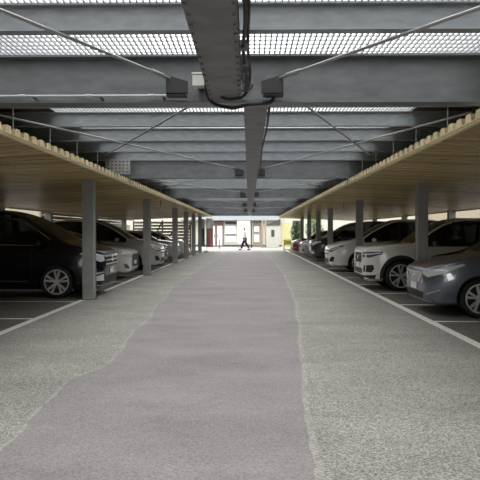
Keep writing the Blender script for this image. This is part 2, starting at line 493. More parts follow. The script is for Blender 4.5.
# ------------------------------------------------------------------ canopies of cream folded sheet
def canopy(xe, xb, y0, y1, label):
    ze, zb = 2.50, 2.265
    s = 1 if xb > xe else -1
    t = empty('canopy', (0, 0, 0)); tag(t, label, 'canopy')
    prof = []
    p = 0.27; h = 0.078
    y = y0
    while y < y1:
        prof += [(y, 0), (y + 0.10, 0), (y + 0.128, h), (y + 0.242, h)]
        y += p
    prof.append((y, 0))
    bm = bmesh.new(); th = 0.006
    rows = []
    for x, z in ((xe, ze), ((xe + xb) / 2, (ze + zb) / 2), (xb, zb)):
        rows.append(([bm.verts.new((x, a, z + b)) for a, b in prof], [bm.verts.new((x, a, z + b + th)) for a, b in prof]))
    for (A, B), (C, D) in zip(rows, rows[1:]):
        for i in range(len(prof) - 1):
            bm.faces.new((A[i], A[i + 1], C[i + 1], C[i])); bm.faces.new((B[i], D[i], D[i + 1], B[i + 1]))
    for (A, B) in (rows[0], rows[-1]):
        for i in range(len(prof) - 1): bm.faces.new((A[i], B[i], B[i + 1], A[i + 1]))
    build('deck_sheet', bm, M['deck'], t)
    # crenellated closure strip at the aisle edge
    bm = bmesh.new(); prev = None
    for a, b in prof:
        row = [bm.verts.new((xe - s * 0.004, a, ze - 0.006)), bm.verts.new((xe - s * 0.004, a, ze + b + th + 0.001))]
        if prev: bm.faces.new((prev[0], row[0], row[1], prev[1]))
        prev = row
    r = bmesh.ops.extrude_face_region(bm, geom=list(bm.faces))
    for v in [g for g in r['geom'] if isinstance(g, bmesh.types.BMVert)]: v.co.x -= s * 0.006
    build('edge_closure', bm, M['deck_trim'], t)
    # edge angle under the sheet, set a little back
    bm = bmesh.new()
    bx(bm, min(xe + s * 0.002, xe + s * 0.05), max(xe + s * 0.002, xe + s * 0.05), y0, y1, ze - 0.034, ze - 0.006)
    build('edge_angle', bm, M['deck_trim'], t)
    bm = bmesh.new()
    bx(bm, min(xb, xb + s * 0.06), max(xb, xb + s * 0.06), y0, y1, zb - 0.05, zb + 0.10)
    build('back_flashing', bm, M['deck_trim'], t)
    for yy in [q for q in [MAINS[0] - 1.3 + 1.3 * k for k in range(32)] if 3 < q < y1 and q < 34]:
        bm = bmesh.new(); cyl(bm, (xe + s * 0.07, yy, ze), (xe + s * 0.07, yy, 2.595 if min(abs(yy - m) for m in MAINS) < .3 else 2.848), 0.008, seg=8)
        build('hanger_rod', bm, M['rod'], t)
    return t
canopy(-2.68, -8.3, -20.0, 42.6, 'cream corrugated canopy along the left parking bays')
canopy(2.22, 8.3, -20.0, 47.0, 'cream corrugated canopy along the right parking bays')
def under(x):      # underside height of the canopies
    return 2.50 - 0.235 * ((abs(x) - (2.68 if x < 0 else 2.22)) / (5.62 if x < 0 else 6.08))

# columns
def column(x, y, w, label, group, plate=True):
    zt = under(x) - 0.004
    t = empty('column', (x, y, 0)); tag(t, label, 'column', group)
    bm = bmesh.new(); f = 0.012
    bx(bm, -w / 2, w / 2, -w / 2, -w / 2 + f, 0.014, zt - 0.014)
    bx(bm, -w / 2, w / 2, w / 2 - f, w / 2, 0.014, zt - 0.014)
    bx(bm, -w / 2 + 0.02, w / 2 - 0.02, -w / 2 + f, w / 2 - f, 0.014, zt - 0.014)
    build('shaft', bm, M['column'], t)
    build('base_plate', box(-w / 2 - 0.03, w / 2 + 0.03, -w / 2 - 0.03, w / 2 + 0.03, 0.0045, 0.0135), M['bolt'], t)
    build('cap_plate', box(-w / 2 - 0.01, w / 2 + 0.01, -w / 2 - 0.01, w / 2 + 0.01, zt - 0.0135, zt - 0.016 + 0.012), M['column'], t)
LY = [12.42, 19.5, 26.9, 31.6, 35.9, 40.6]
RY = [12.75, 19.9, 27.0, 31.7, 36.5, 41.3]
for k, y in enumerate(LY):
    column(-3.32, y, 0.225, '%s grey steel column from the camera along the left bays%s' % (['first', 'second', 'third', 'fourth', 'fifth', 'sixth'][k], [', by the black minivan', '', '', '', '', ', last of its row'][k]), 'front columns on the left')
for k, y in enumerate(RY):
    column(3.65, y, 0.215, '%s grey steel column from the camera along the right bays%s' % (['first', 'second', 'third', 'fourth', 'fifth', 'sixth'][k], [', behind the blue-grey hatchback', ', behind the white SUV', '', '', '', ''][k]), 'front columns on the right')
for side, x in (('left', -8.15), ('right', 8.15)):
    for k, y in enumerate([19.5, 24.3, 31.6, 39]):
        if side == 'right' and k == 0: continue
        column(x, y, 0.26, 'grey back column at the outer edge of the %s bays' % side + (', nearest of its row' if (k == (0 if side == 'left' else 1)) else ', %s of its row' % ['', 'second', 'third', 'fourth'][k if side == 'left' else k - 1]), 'back columns on the %s' % side)

# low walls with railings behind the bays, plus unseen walls added to cut light
for side, x in (('left', -9.0), ('right', 9.0)):
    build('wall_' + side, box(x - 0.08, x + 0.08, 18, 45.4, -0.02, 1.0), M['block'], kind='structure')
    build('wall_' + side, box(x - 0.08, x + 0.08, -20, 17.99, -0.02, 3.04), M['blocker_wall'], kind='structure')  # unseen full-height wall, added to darken near bays and the van's reflections
    build('wall_blocker_back_' + side, box(min(x, x * .42), max(x, x * .42), -20.2, -20.0, -0.02, 3.04), M['blocker_wall'], kind='structure')  # unseen end walls, added so the car sides reflect something dark
    t = empty('railing', (x, 0, 1.0)); tag(t, 'steel bar railing on the low wall behind the %s bays' % side, 'railing')
    bm = bmesh.new(); bx(bm, -0.03, 0.03, 18.1, 45.3, 0.84, 0.89); build('top_rail', bm, M['rail'], t)
    bm = bmesh.new(); bx(bm, -0.02, 0.02, 18.1, 45.3, 0.10, 0.14); build('bottom_rail', bm, M['rail'], t)
    bm = bmesh.new(); yy = 18.15
    while yy < 45.2:
        bx(bm, -0.015, 0.015, yy - 0.015, yy + 0.015, 0.141, 0.839); yy += 0.3
    build('bars', bm, M['rail'], t)
    for yy in range(18, 44, 4):
        bm = bmesh.new(); bx(bm, -0.04, 0.04, yy - 0.04 + 0.3, yy + 0.04 + 0.3, 0.002, 0.90); build('post', bm, M['rail'], t)
    b = empty('building', (x * 1.9, 0, -0.01)); tag(b, 'tan building beyond the %s railing, made tall to cut side light' % side, 'building')  # tan backdrop, made tall and close to cut side light into the bays
    s = 1 if x > 0 else -1
    build('wall', box(0 if s > 0 else -4, 4 if s > 0 else 0, -24, 57.5, 0, 6.5), M['side'], b)
    for k in range(8):
        yy = 13 + 5.6 * k
        build('window', box(-0.03, 0.03, yy, yy + 2.2, 1.0, 2.3), M['dark_trim'], b)

t = empty('slat_fence', (-9.4, 0, 0)); tag(t, 'tan board fence behind the far left bays, outside the railing', 'fence')
bm = bmesh.new()
for k in range(11): bx(bm, -0.012, 0.012, 27, 46, 0.30 + k * 0.19, 0.46 + k * 0.19)
build('boards', bm, M['slats'], t)
for yy in (27.1, 31.5, 36, 40.5, 45.8): build('post', box(-0.09, -0.013, yy - .05, yy + .05, -0.01, 2.4), M['slats'], t)

t = empty('slat_screen', (0, 45.6, 0)); tag(t, 'tan slatted screen with diagonal braces closing the far end of the left bays', 'screen')
bm = bmesh.new()
for k in range(9): bx(bm, -8.85, -4.4, -0.012, 0.012, 0.15 + k * 0.235, 0.31 + k * 0.235)
build('boards', bm, M['slats'], t)
for q in range(4):
    x0 = -8.8 + q * 1.15
    bm = bmesh.new(); prism(bm, [(x0, .2), (x0 + .1, .2), (x0 + 1.1, 2.2), (x0 + 1.0, 2.2)], 'y', -0.06, -0.013); build('brace', bm, M['brown'], t)
for x in (-8.8, -6.6, -4.45): build('post', box(x - .05, x + .05, 0.013, 0.11, -0.0, 2.3), M['brown'], t)

# perforated plate over the left canopy edge
t = empty('perforated_panel', (-2.62, 11.95, 2.84)); tag(t, 'small perforated steel panel hung above the left canopy edge', 'panel')
bm = bmesh.new()
nx, nz, wp, hp = 6, 4, 0.46, 0.27
for i in range(nx + 1): bx(bm, -wp / 2 + i * wp / nx - 0.019, -wp / 2 + i * wp / nx + 0.019, -0.004, 0.004, -hp, 0)
for j in range(nz + 1): bx(bm, -wp / 2 - 0.018, wp / 2 + 0.018, -0.0035, 0.0035, -hp + j * hp / nz - 0.018, -hp + j * hp / nz + 0.018)
build('plate', bm, M['column'], t)
bm = bmesh.new(); bx(bm, -0.2, -0.17, -0.004, 0.20, 0.0, 0.006); bx(bm, 0.17, 0.2, -0.004, 0.2, 0.0, 0.006); build('hanger_strap', bm, M['bolt'], t)

# small lamps under the canopies
def canopy_lamp(x, y, label):
    z = under(x)
    t = empty('canopy_lamp', (x, y, 0)); tag(t, label, 'lamp', 'lamps under the canopies')
    bm = bmesh.new(); cyl(bm, (0, 0, z - 0.20), (0, 0, z - 0.002), 0.012, seg=8); build('stem', bm, M['bolt'], t)
    bm = bmesh.new(); ellipsoid(bm, (0, 0, z - 0.25), (0.15, 0.09, 0.055)); build('housing', bm, M['box'], t, smooth=True)
    bm = bmesh.new(); ellipsoid(bm, (0, -0.02, z - 0.275), (0.11, 0.07, 0.045)); build('lens', bm, M['lamp'], t, smooth=True)
canopy_lamp(-3.04, 20.6, 'small pale lamp hanging under the left canopy by the second column')
canopy_lamp(3.42, 21.8, 'small pale lamp hanging under the right canopy above the white crossover')

# ------------------------------------------------------------------ vehicles
def pchip(keys):
    ks = sorted(keys); X = [k[0] for k in ks]; Y = [k[1] for k in ks]; n = len(X)
    h = [X[i + 1] - X[i] for i in range(n - 1)]; dl = [(Y[i + 1] - Y[i]) / h[i] for i in range(n - 1)]
    d = [0.0] * n; d[0] = dl[0]; d[-1] = dl[-1]
    for i in range(1, n - 1):
        if dl[i - 1] * dl[i] > 0:
            w1 = 2 * h[i] + h[i - 1]; w2 = h[i] + 2 * h[i - 1]
            d[i] = (w1 + w2) / (w1 / dl[i - 1] + w2 / dl[i])
    def f(x):
        if x <= X[0]: return Y[0]
        if x >= X[-1]: return Y[-1]
        i = 0
        while x > X[i + 1]: i += 1
        t = (x - X[i]) / h[i]
        return ((1 + 2 * t) * (1 - t) ** 2 * Y[i] + t * (1 - t) ** 2 * h[i] * d[i] + t * t * (3 - 2 * t) * Y[i + 1] + t * t * (t - 1) * h[i] * d[i + 1])
    return f

SUBS = [1, 2, 2, 3, 3, 3, 1, 4, 2, 3, 3]
def car_shell(S):
    L, W = S['L'], S['W']
    zt = pchip(S['top']); zb = pchip(S['belt'])
    wf = pchip([(0, S.get('n0', .62) * W), (-.03, S.get('n1', .74) * W), (-.10, .83 * W), (-.28, .925 * W), (-.65, .985 * W), (-1.2, W), (-L + .9, W), (-L + .35, .975 * W), (-L + .08, .9 * W), (-L, .82 * W)])
    bf = pchip([(0, .33), (-.04, .25), (-.25, S.get('zb', .2)), (-L + .4, .22), (-L + .05, .3), (-L, .36)])
    def section(x):
        t, b, w, bo = zt(x), zb(x), wf(x), bf(x)
        b = min(b, t - 0.035)
        h = t - b
        yb = .945 * w
        yr = yb - min(0.30 * max(h - .06, 0), 0.2)
        zr = t - min(.085, .4 * h)
        y8 = yr - min(.075, .3 * h + .03)
        z8 = t - min(.045, .22 * h)
        k = b - bo
        return [(0, bo), (.80 * w, bo), (.95 * w, bo + .07 * k + .01), (.99 * w, bo + .30 * k), (w, bo + .55 * k), (.992 * w, bo + .80 * k), (.972 * w, b - .045 * k), (yb, b),
                (yr, zr), (y8, z8), (.5 * y8, t - .25 * (t - z8)), (0, t)]
    xs = [0, -.012, -.03, -.055, -.085, -.12, -.16, -.21, -.27, -.34, -.42]
    x = -.5
    while x > -L + .42: xs.append(x); x -= .085
    xs += [-L + q for q in (.34, .26, .19, .13, .08, .045, .02, 0)]
    ws0, ws1, wsd = S['ws']          # windshield base, windshield top, rear end of side glass
    bm = bmesh.new(); rows = []
    vid = None
    for x in xs:
        P = section(x); pts = []; seg = []
        for i in range(len(P) - 1):
            n = SUBS[i]
            p0 = P[max(i - 1, 0)]; p1 = P[i]; p2 = P[i + 1]; p3 = P[min(i + 2, len(P) - 1)]
            for k in range(n):
                u = k / n
                if i in (0, 1, 7):
                    q = tuple(p1[c] + (p2[c] - p1[c]) * u for c in (0, 1))
                    if i == 7: q = (q[0] + .022 * 4 * u * (1 - u) * min(1, (zt(x) - zb(x)) / .5), q[1])
                else:
                    q = tuple(.5 * ((2 * p1[c]) + (p2[c] - p0[c]) * u * .9 + (2 * p0[c] - 5 * p1[c] + 4 * p2[c] - p3[c]) * u * u * .9 + (3 * p1[c] - p0[c] - 3 * p2[c] + p3[c]) * u ** 3 * .9 + (p2[c] - p1[c]) * .2 * u * 0) for c in (0, 1))
                    lin = tuple(p1[c] + (p2[c] - p1[c]) * u for c in (0, 1))
                    q = tuple(lin[c] + (q[c] - lin[c]) * .6 for c in (0, 1)) if k else p1
                pts.append(q); seg.append(i)
        pts.append(P[-1])
        half = [(max(0, a), b) for a, b in pts]
        loop = [bm.verts.new((x, a, b)) for a, b in half]
        mir = [bm.verts.new((x, -a, b)) for a, b in half[1:-1]]
        rows.append((loop, mir)); vid = seg
    nseg = len(vid)
    def full(r): return r[0] + r[1][::-1]
    for ri in range(len(rows) - 1):
        A, B = full(rows[ri]), full(rows[ri + 1])
        N = len(A); xm = (xs[ri] + xs[ri + 1]) / 2
        for i in range(N):
            j = (i + 1) % N
            f = bm.faces.new((A[i], A[j], B[j], B[i]))
            iv = i if i < nseg else N - 1 - i
            sg = vid[iv]
            h = zt(xm) - zb(xm)
            mi = 0
            if sg >= 9 and ws1 < xm < ws0: mi = 1
            if sg == 7 and wsd < xm < ws0 - .22 and h > .17: mi = 2
            if sg >= 9 and S['rear'][1] < xm < S['rear'][0]: mi = 3
            for pb in S['pillars']:
                if mi == 2 and abs(xm - pb) < .05: mi = 4
            f.material_index = mi; f.smooth = True
    bm.faces.new(full(rows[0])); bm.faces.new(full(rows[-1])[::-1])
    bmesh.ops.recalc_face_normals(bm, faces=bm.faces)
    return bm, zt, zb, wf

def car(name, S, loc, rz, label, group=None, detail=True, seats=False):
    t = empty(name, loc, rz); tag(t, label, 'car', group)
    paint, W, L = M[S['paint']], S['W'], S['L']
    bm, zt, zb, wf = car_shell(S)
    bvh = BVHTree.FromBMesh(bm)
    me = bpy.data.meshes.new('shell'); bm.to_mesh(me); bm.free()
    mats = [paint, M['glass'], M['glass'], M['glass'], M['plastic'], M['plastic']]
    for q in mats: me.materials.append(q)
    so = bpy.data.objects.new('shell', me); COL.objects.link(so)
    # wheel arches: real cut-outs
    R = S['R']; ax = S['axles']
    cb = bmesh.new()
    for xa in ax:
        for s in (-1, 1):
            cyl(cb, (xa, s * (W - .27), R), (xa, s * (W + .25), R), R + .062, seg=36)
    for f in cb.faces: f.material_index = 5
    bmesh.ops.recalc_face_normals(cb, faces=cb.faces)
    cm = bpy.data.meshes.new('cut'); cb.to_mesh(cm); cb.free()
    for q in mats: cm.materials.append(q)
    co = bpy.data.objects.new('cut', cm); COL.objects.link(co)
    md = so.modifiers.new('b', 'BOOLEAN'); md.operation = 'DIFFERENCE'; md.object = co; md.solver = 'EXACT'
    dg = bpy.context.evaluated_depsgraph_get(); dg.update()
    res = bpy.data.meshes.new_from_object(so.evaluated_get(dg))
    bpy.data.objects.remove(so); bpy.data.objects.remove(co)
    for mi, nm, mm in ((0, 'body', paint), (1, 'windscreen', M['glass']), (2, 'side_window', M['glass']), (3, 'rear_window', M['glass']), (4, 'pillar', M['plastic']), (5, 'wheel_well', M['plastic'])):
        for s, xa in ([(-1, None), (1, None)] if mi == 2 else [(q, p) for q in (-1, 1) for p in (ax if mi == 5 else S['pillars'])] if mi in (4, 5) else [(0, None)]):
            b2 = bmesh.new(); b2.from_mesh(res)
            dead = [f for f in b2.faces if f.material_index != mi or (s and f.calc_center_median().y * s < 0) or (xa is not None and abs(f.calc_center_median().x - xa) > .48)]
            bmesh.ops.delete(b2, geom=dead, context='FACES')
            if not b2.faces: b2.free(); continue
            for f in b2.faces: f.material_index = 0; f.smooth = True
            m2 = bpy.data.meshes.new(nm); b2.to_mesh(m2); b2.free(); m2.materials.append(mm)
            m2.set_sharp_from_angle(angle=math.radians(40))
            link_mesh(nm, m2, t)
    # patches laid on the shell ------------------------------------------------
    def patch(nm, mm, ang, corners, off=.006, thick=.012, both=True, cuts=3, parent=None):
        for s in ((1, -1) if both else (1,)):
            a = math.radians(ang)
            dirv = Vector((-math.cos(a), -math.sin(a), 0)); tv = Vector((-math.sin(a), math.cos(a), 0))
            b2 = bmesh.new()
            vs = [b2.verts.new((Vector((c[0], c[1], 0)).dot(tv), 0, c[2])) for c in corners]
            b2.faces.new(vs)
            bmesh.ops.triangulate(b2, faces=b2.faces)
            bmesh.ops.subdivide_edges(b2, edges=b2.edges, cuts=cuts, use_grid_fill=True)
            dead = []
            for v in b2.verts:
                org = tv * v.co.x - dirv * 6 + Vector((0, 0, v.co.z))
                hit = bvh.ray_cast(org, dirv, 12)
                if hit[0] is None: dead.append(v); continue
                v.co = hit[0] - dirv * off
            if dead: bmesh.ops.delete(b2, geom=dead, context='VERTS')
            if not b2.faces: b2.free(); continue
            r = bmesh.ops.extrude_face_region(b2, geom=list(b2.faces))
            for v in [g for g in r['geom'] if isinstance(g, bmesh.types.BMVert)]: v.co += dirv * thick
            if s < 0:
                for v in b2.verts: v.co.y *= -1
            oo = build(nm, b2, mm, parent or t, smooth=True)
        return oo
    def strip(nm, mm, pts, w, ang=90, off=.006, both=True):
        for s in ((1, -1) if both else (1,)):
            a = math.radians(ang)
            dirv = Vector((-math.cos(a), -math.sin(a), 0)); tv = Vector((-math.sin(a), math.cos(a), 0))
            b2 = bmesh.new(); prev = None
            P = [Vector((Vector((p[0], p[1], 0)).dot(tv), p[2])) for p in pts]
            Q = []
            for p, q in zip(P, P[1:]):
                n = max(1, int((q - p).length / .04))
                Q += [p + (q - p) * (k / n) for k in range(n)]
            Q.append(P[-1])
            for i, p in enumerate(Q):
                d = (Q[min(i + 1, len(Q) - 1)] - Q[max(i - 1, 0)]).normalized(); nrm = Vector((-d.y, d.x))
                row = []
                for e in (-w / 2, w / 2):
                    q = p + nrm * e
                    hit = bvh.ray_cast(tv * q.x - dirv * 6 + Vector((0, 0, q.y)), dirv, 12)
                    row.append(None if hit[0] is None else b2.verts.new(hit[0] - dirv * off))
                if None in row: prev = None; continue
                if prev: b2.faces.new((prev[0], prev[1], row[1], row[0]))
                prev = row
            if not b2.faces: b2.free(); continue
            r = bmesh.ops.extrude_face_region(b2, geom=list(b2.faces))
            for v in [g for g in r['geom'] if isinstance(g, bmesh.types.BMVert)]: v.co += dirv * (off + .006)
            if s < 0:
                for v in b2.verts: v.co.y *= -1
            build(nm, b2, mm, t, smooth=True)
    for p in S['patches']: patch(*p[:4], **(p[4] if len(p) > 4 else {}))
    for p in S.get('strips', []): strip(*p[:5], **(p[5] if len(p) > 5 else {}))
    if detail:
        b0 = S['pillars'][0]
        for xd in (ax[0] - .52, b0):
            strip('door_seam', M['plastic'], [(xd, W, .32), (xd - .02, W, .6), (xd, W, zb(xd) - .04)], .010, 90, .002)
        strip('door_handle', M['chrome'] if S.get('chrome') else paint, [(b0 + .28, W, zb(b0) - .12), (b0 + .10, W, zb(b0) - .115)], .028, 90, .02)
        if S.get('arch'):
            for xa in ax:
                pts = []
                for k in range(25):
                    a = PI * (-.05 + 1.1 * k / 24)
                    pts.append((xa + (R + .095) * math.cos(a), W, R + (R + .095) * math.sin(a)))
                strip('arch_trim', M['plastic'], pts, .075, 90, .008)
    # mirrors
    for s in (-1, 1):
        xm = S['ws'][0] - .50; zm = zb(xm) + .085
        b2 = bmesh.new(); ellipsoid(b2, (xm, s * (W + .07), zm), (.085, .10, .072)); bmesh.ops.remove_doubles(b2, verts=b2.verts, dist=1e-5)
        mo = build('mirror', b2, M[S.get('mirror', S['paint'])], t, smooth=True)
        b2 = bmesh.new(); bx(b2, xm - .02, xm + .03, min(s * (W - .09), s * W), max(s * (W - .09), s * W), zm - .06, zm - .03); build('mirror_arm', b2, M['plastic'], mo)
    # wheels
    for xa in ax:
        for s in (-1, 1):
            yc = s * (W - .115); hw = .098; o = s * hw
            b2 = bmesh.new(); r = R; ri = R * .76
            lathe_y(b2, [(ri, o * .92), (ri + .012, o), (r - .03, o), (r - .006, o * .86), (r, o * .6), (r, -o * .6), (r - .006, -o * .86), (r - .03, -o), (ri + .01, -o), (ri, -o * .9)], 40)
            w = build('wheel', b2, M['tyre'], t, smooth=True); w.location = (xa, yc, R)
            b2 = bmesh.new()
            lathe_y(b2, [(ri + .002, -o * .9), (ri + .002, o * .90), (ri - .004, o * 1.0), (ri - .026, o * .96), (ri - .03, o * .5), (ri - .03, -o * .2), (.05, -o * .2)], 40)
            rimset = S.get('rims', 'twin')
            nsp = 5
            rim = build('rim', b2, M['rim_dark'] if True else M['rim'], w, smooth=True)
            b2 = bmesh.new()
            lathe_y(b2, [(ri + .004, o * .86), (ri + .003, o * 1.01), (ri - .012, o * 1.03), (ri - .024, o * .95)], 40)
            for k in range(nsp):
                a0 = 2 * PI * k / nsp + .3
                offs = (-.17, .17) if rimset == 'twin' else (0,)
                for e in offs:
                    a = a0 + e
                    wi, wo = (.017, .021) if rimset == 'twin' else (.034, .03)
                    ao = a0 + e * 1.25
                    d = Vector((math.cos(ao), 0, math.sin(ao))); n0 = Vector((-d.z, 0, d.x))
                    c0 = Vector((math.cos(a0 + e * .9), 0, math.sin(a0 + e * .9))) * .045
                    c1 = d * (ri - .014)
                    qs = [c0 - n0 * wi, c0 + n0 * wi, c1 + n0 * wo, c1 - n0 * wo]
                    F = [b2.verts.new((q.x, o * (.80 if i < 2 else .98), q.z)) for i, q in enumerate(qs)]
                    B = [b2.verts.new((q.x, o * .45, q.z)) for q in qs]
                    b2.faces.new(F); b2.faces.new(B[::-1])
                    for i in range(4):
                        j = (i + 1) % 4; b2.faces.new((F[i], F[j], B[j], B[i]))
            lathe_y(b2, [(.062, o * .5), (.062, o * .84), (.045, o * .88), (.001, o * .88)], 20)
            build('spokes', b2, M['rim'], w, smooth=True)
    if seats:
        for sy in (-.37, .37):
            for xq in (S['pillars'][0] - .02, S['pillars'][0] - .95):
                b2 = bmesh.new()
                bx(b2, xq - .12, xq + .02, sy - .24, sy + .24, .55, zb(xq) + .16); bevel(b2, .05, 3)
                st = build('seat', b2, M['seat'], t, smooth=True)
                b2 = bmesh.new(); bx(b2, xq - .09, xq + .0, sy - .13, sy + .13, zb(xq) + .22, zb(xq) + .40); bevel(b2, .035, 3)
                build('headrest', b2, M['seat'], st, smooth=True)
        b2 = bmesh.new()
        pts = [(S['ws'][0] - .95 + .06 * math.sin(a), .37 + .18 * math.cos(a), zb(-1.5) + .02 + .17 * math.sin(a)) for a in [2 * PI * k / 24 for k in range(25)]]
        tube(b2, pts, .014); build('steering_wheel', b2, M['plastic'], t, smooth=True)
    return t

def rear_bits(L, z):
    return [('tail_lamp', M['tail'], 180, [(-L, -.75, z), (-L, -.45, z), (-L, -.45, z - .13), (-L, -.72, z - .16)], dict(both=True))]

VAN = dict(L=4.8, W=.90, R=.345, axles=(-.96, -3.86), paint='black_paint', ws=(-.82, -1.95, -4.55), rear=(-4.55, -4.79), pillars=(-2.45, -3.55), chrome=True, zb=.17,
    top=[(0, .90), (-.03, .97), (-.12, 1.03), (-.42, 1.10), (-.78, 1.21), (-1.22, 1.49), (-1.75, 1.77), (-2.15, 1.87), (-3.1, 1.93), (-4.2, 1.88), (-4.6, 1.76), (-4.74, 1.45), (-4.8, 1.1)],
    belt=[(0, .84), (-.12, .93), (-.45, 1.0), (-.95, 1.06), (-2.5, 1.10), (-4.8, 1.15)],
    patches=[('grille', M['plastic'], 0, [(0, -.56, .66), (0, .56, .66), (0, .58, .90), (0, -.58, .90)], dict(both=False)),
             ('grille_bar', M['chrome'], 0, [(0, -.57, .86), (0, .57, .86), (0, .60, .905), (0, -.60, .905)], dict(both=False, off=.02)),
             ('grille_bar', M['chrome'], 0, [(0, -.55, .775), (0, .55, .775), (0, .56, .805), (0, -.56, .805)], dict(both=False, off=.02)),
             ('grille_bar', M['chrome'], 0, [(0, -.54, .69), (0, .54, .69), (0, .55, .72), (0, -.55, .72)], dict(both=False, off=.02)),
             ('emblem', M['chrome'], 0, [(0, -.06, .76), (0, .0, .73), (0, .06, .76), (0, .06, .83), (0, 0, .86), (0, -.06, .83)], dict(both=False, off=.032)),
             ('headlight', M['lamp'], 42, [(-.02, .58, .78), (-.10, .70, .76), (-.50, .84, .93), (-.42, .82, .985), (-.10, .72, .93), (-.03, .60, .90)]),
             ('bumper_intake', M['plastic'], 0, [(0, -.50, .27), (0, .50, .27), (0, .55, .46), (0, -.55, .46)], dict(both=False)),
             ('number_plate', M['plate'], 0, [(0, -.165, .50), (0, .165, .50), (0, .165, .61), (0, -.165, .61)], dict(both=False, off=.02)),
             ('fog_lamp', M['lamp'], 38, [(-.02, .62, .36), (-.14, .76, .36), (-.16, .76, .46), (-.03, .63, .50)]),
             ('fog_trim', M['chrome'], 38, [(-.02, .62, .53), (-.18, .77, .50), (-.19, .77, .53), (-.03, .62, .56)], dict(off=.012)),
             ('bumper_lip', M['chrome'], 20, [(-.0, .02, .255), (-.12, .74, .25), (-.12, .74, .275), (0, .02, .28)], dict(off=.012))] + rear_bits(4.8, 1.0),
    strips=[('sill_trim', M['chrome'], [(-1.55, .9, .36), (-3.35, .9, .36)], .022, 90),
            ('window_trim', M['chrome'], [(-1.35, .85, 1.115), (-1.75, .85, 1.12), (-4.5, .85, 1.19)], .022, 90),
            ('window_trim', M['chrome'], [(-1.1, .8, 1.235), (-1.4, .8, 1.44), (-1.75, .8, 1.64), (-2.4, .7, 1.77)], .020, 90)])

HATCH = dict(L=4.05, W=.85, R=.315, axles=(-.84, -3.42), paint='grey_paint', ws=(-.98, -1.85, -3.6), rear=(-3.62, -3.98), pillars=(-2.25,), zb=.18,
    top=[(0, .74), (-.03, .79), (-.12, .85), (-.35, .93), (-.65, .995), (-.98, 1.06), (-1.45, 1.30), (-1.85, 1.45), (-2.3, 1.515), (-3.0, 1.49), (-3.55, 1.40), (-3.85, 1.15), (-3.98, .95), (-4.05, .8)],
    belt=[(0, .68), (-.12, .76), (-.45, .87), (-.95, .95), (-2.5, 1.0), (-4.05, 1.05)],
    patches=[('grille', M['lamp_dark'], 0, [(0, -.34, .55), (0, .34, .55), (0, .48, .66), (0, .50, .72), (0, -.50, .72), (0, -.48, .66)], dict(both=False)),
             ('grille_bar', M['chrome'], 0, [(0, .26, .56), (0, .30, .56), (0, .49, .70), (0, .45, .71)], dict(off=.014)),
             ('grille_bar', M['chrome'], 0, [(0, -.46, .715), (0, .46, .715), (0, .46, .73), (0, -.46, .73)], dict(both=False, off=.014)),
             ('emblem', M['chrome'], 0, [(0, -.06, .64), (0, .0, .615), (0, .06, .64), (0, .06, .675), (0, 0, .70), (0, -.06, .675)], dict(both=False, off=.02)),
             ('headlight', M['lamp'], 42, [(-.02, .47, .70), (-.08, .62, .65), (-.24, .76, .71), (-.60, .83, .86), (-.54, .82, .875), (-.20, .73, .80), (-.03, .5, .745)]),
             ('lamp_housing', M['lamp_dark'], 38, [(-.02, .40, .54), (-.06, .58, .56), (-.22, .75, .69), (-.08, .62, .645), (-.02, .46, .69)], dict(off=.007)),
             ('headlight_strip', M['pearl_paint'], 42, [(-.06, .60, .755), (-.20, .735, .795), (-.56, .82, .865), (-.56, .82, .875), (-.20, .735, .81), (-.06, .60, .77)], dict(off=.012)),
             ('bumper_intake', M['plastic'], 0, [(0, -.46, .285), (0, .46, .285), (0, .54, .40), (0, -.54, .40)], dict(both=False)),
             ('fog_trim', M['silver_paint'], 40, [(-.03, .62, .36), (-.20, .78, .44), (-.21, .78, .455), (-.03, .62, .38)], dict(off=.012)),
             ('fog_lamp', M['lamp'], 55, [(-.33, .80, .60), (-.42, .81, .64), (-.36, .8, .74), (-.30, .79, .70)], dict(off=.004)),
             ('number_plate', M['plate'], 0, [(0, -.165, .42), (0, .165, .42), (0, .165, .53), (0, -.165, .53)], dict(both=False, off=.02)),
             ('bumper_lip', M['grey_paint'], 20, [(0, .02, .235), (-.10, .70, .235), (-.10, .70, .275), (0, .02, .275)], dict(off=.03))] + rear_bits(4.05, .95),
    strips=[('sill_trim', M['plastic'], [(-1.3, .85, .25), (-2.95, .85, .25)], .09, 90)], rims='twin')

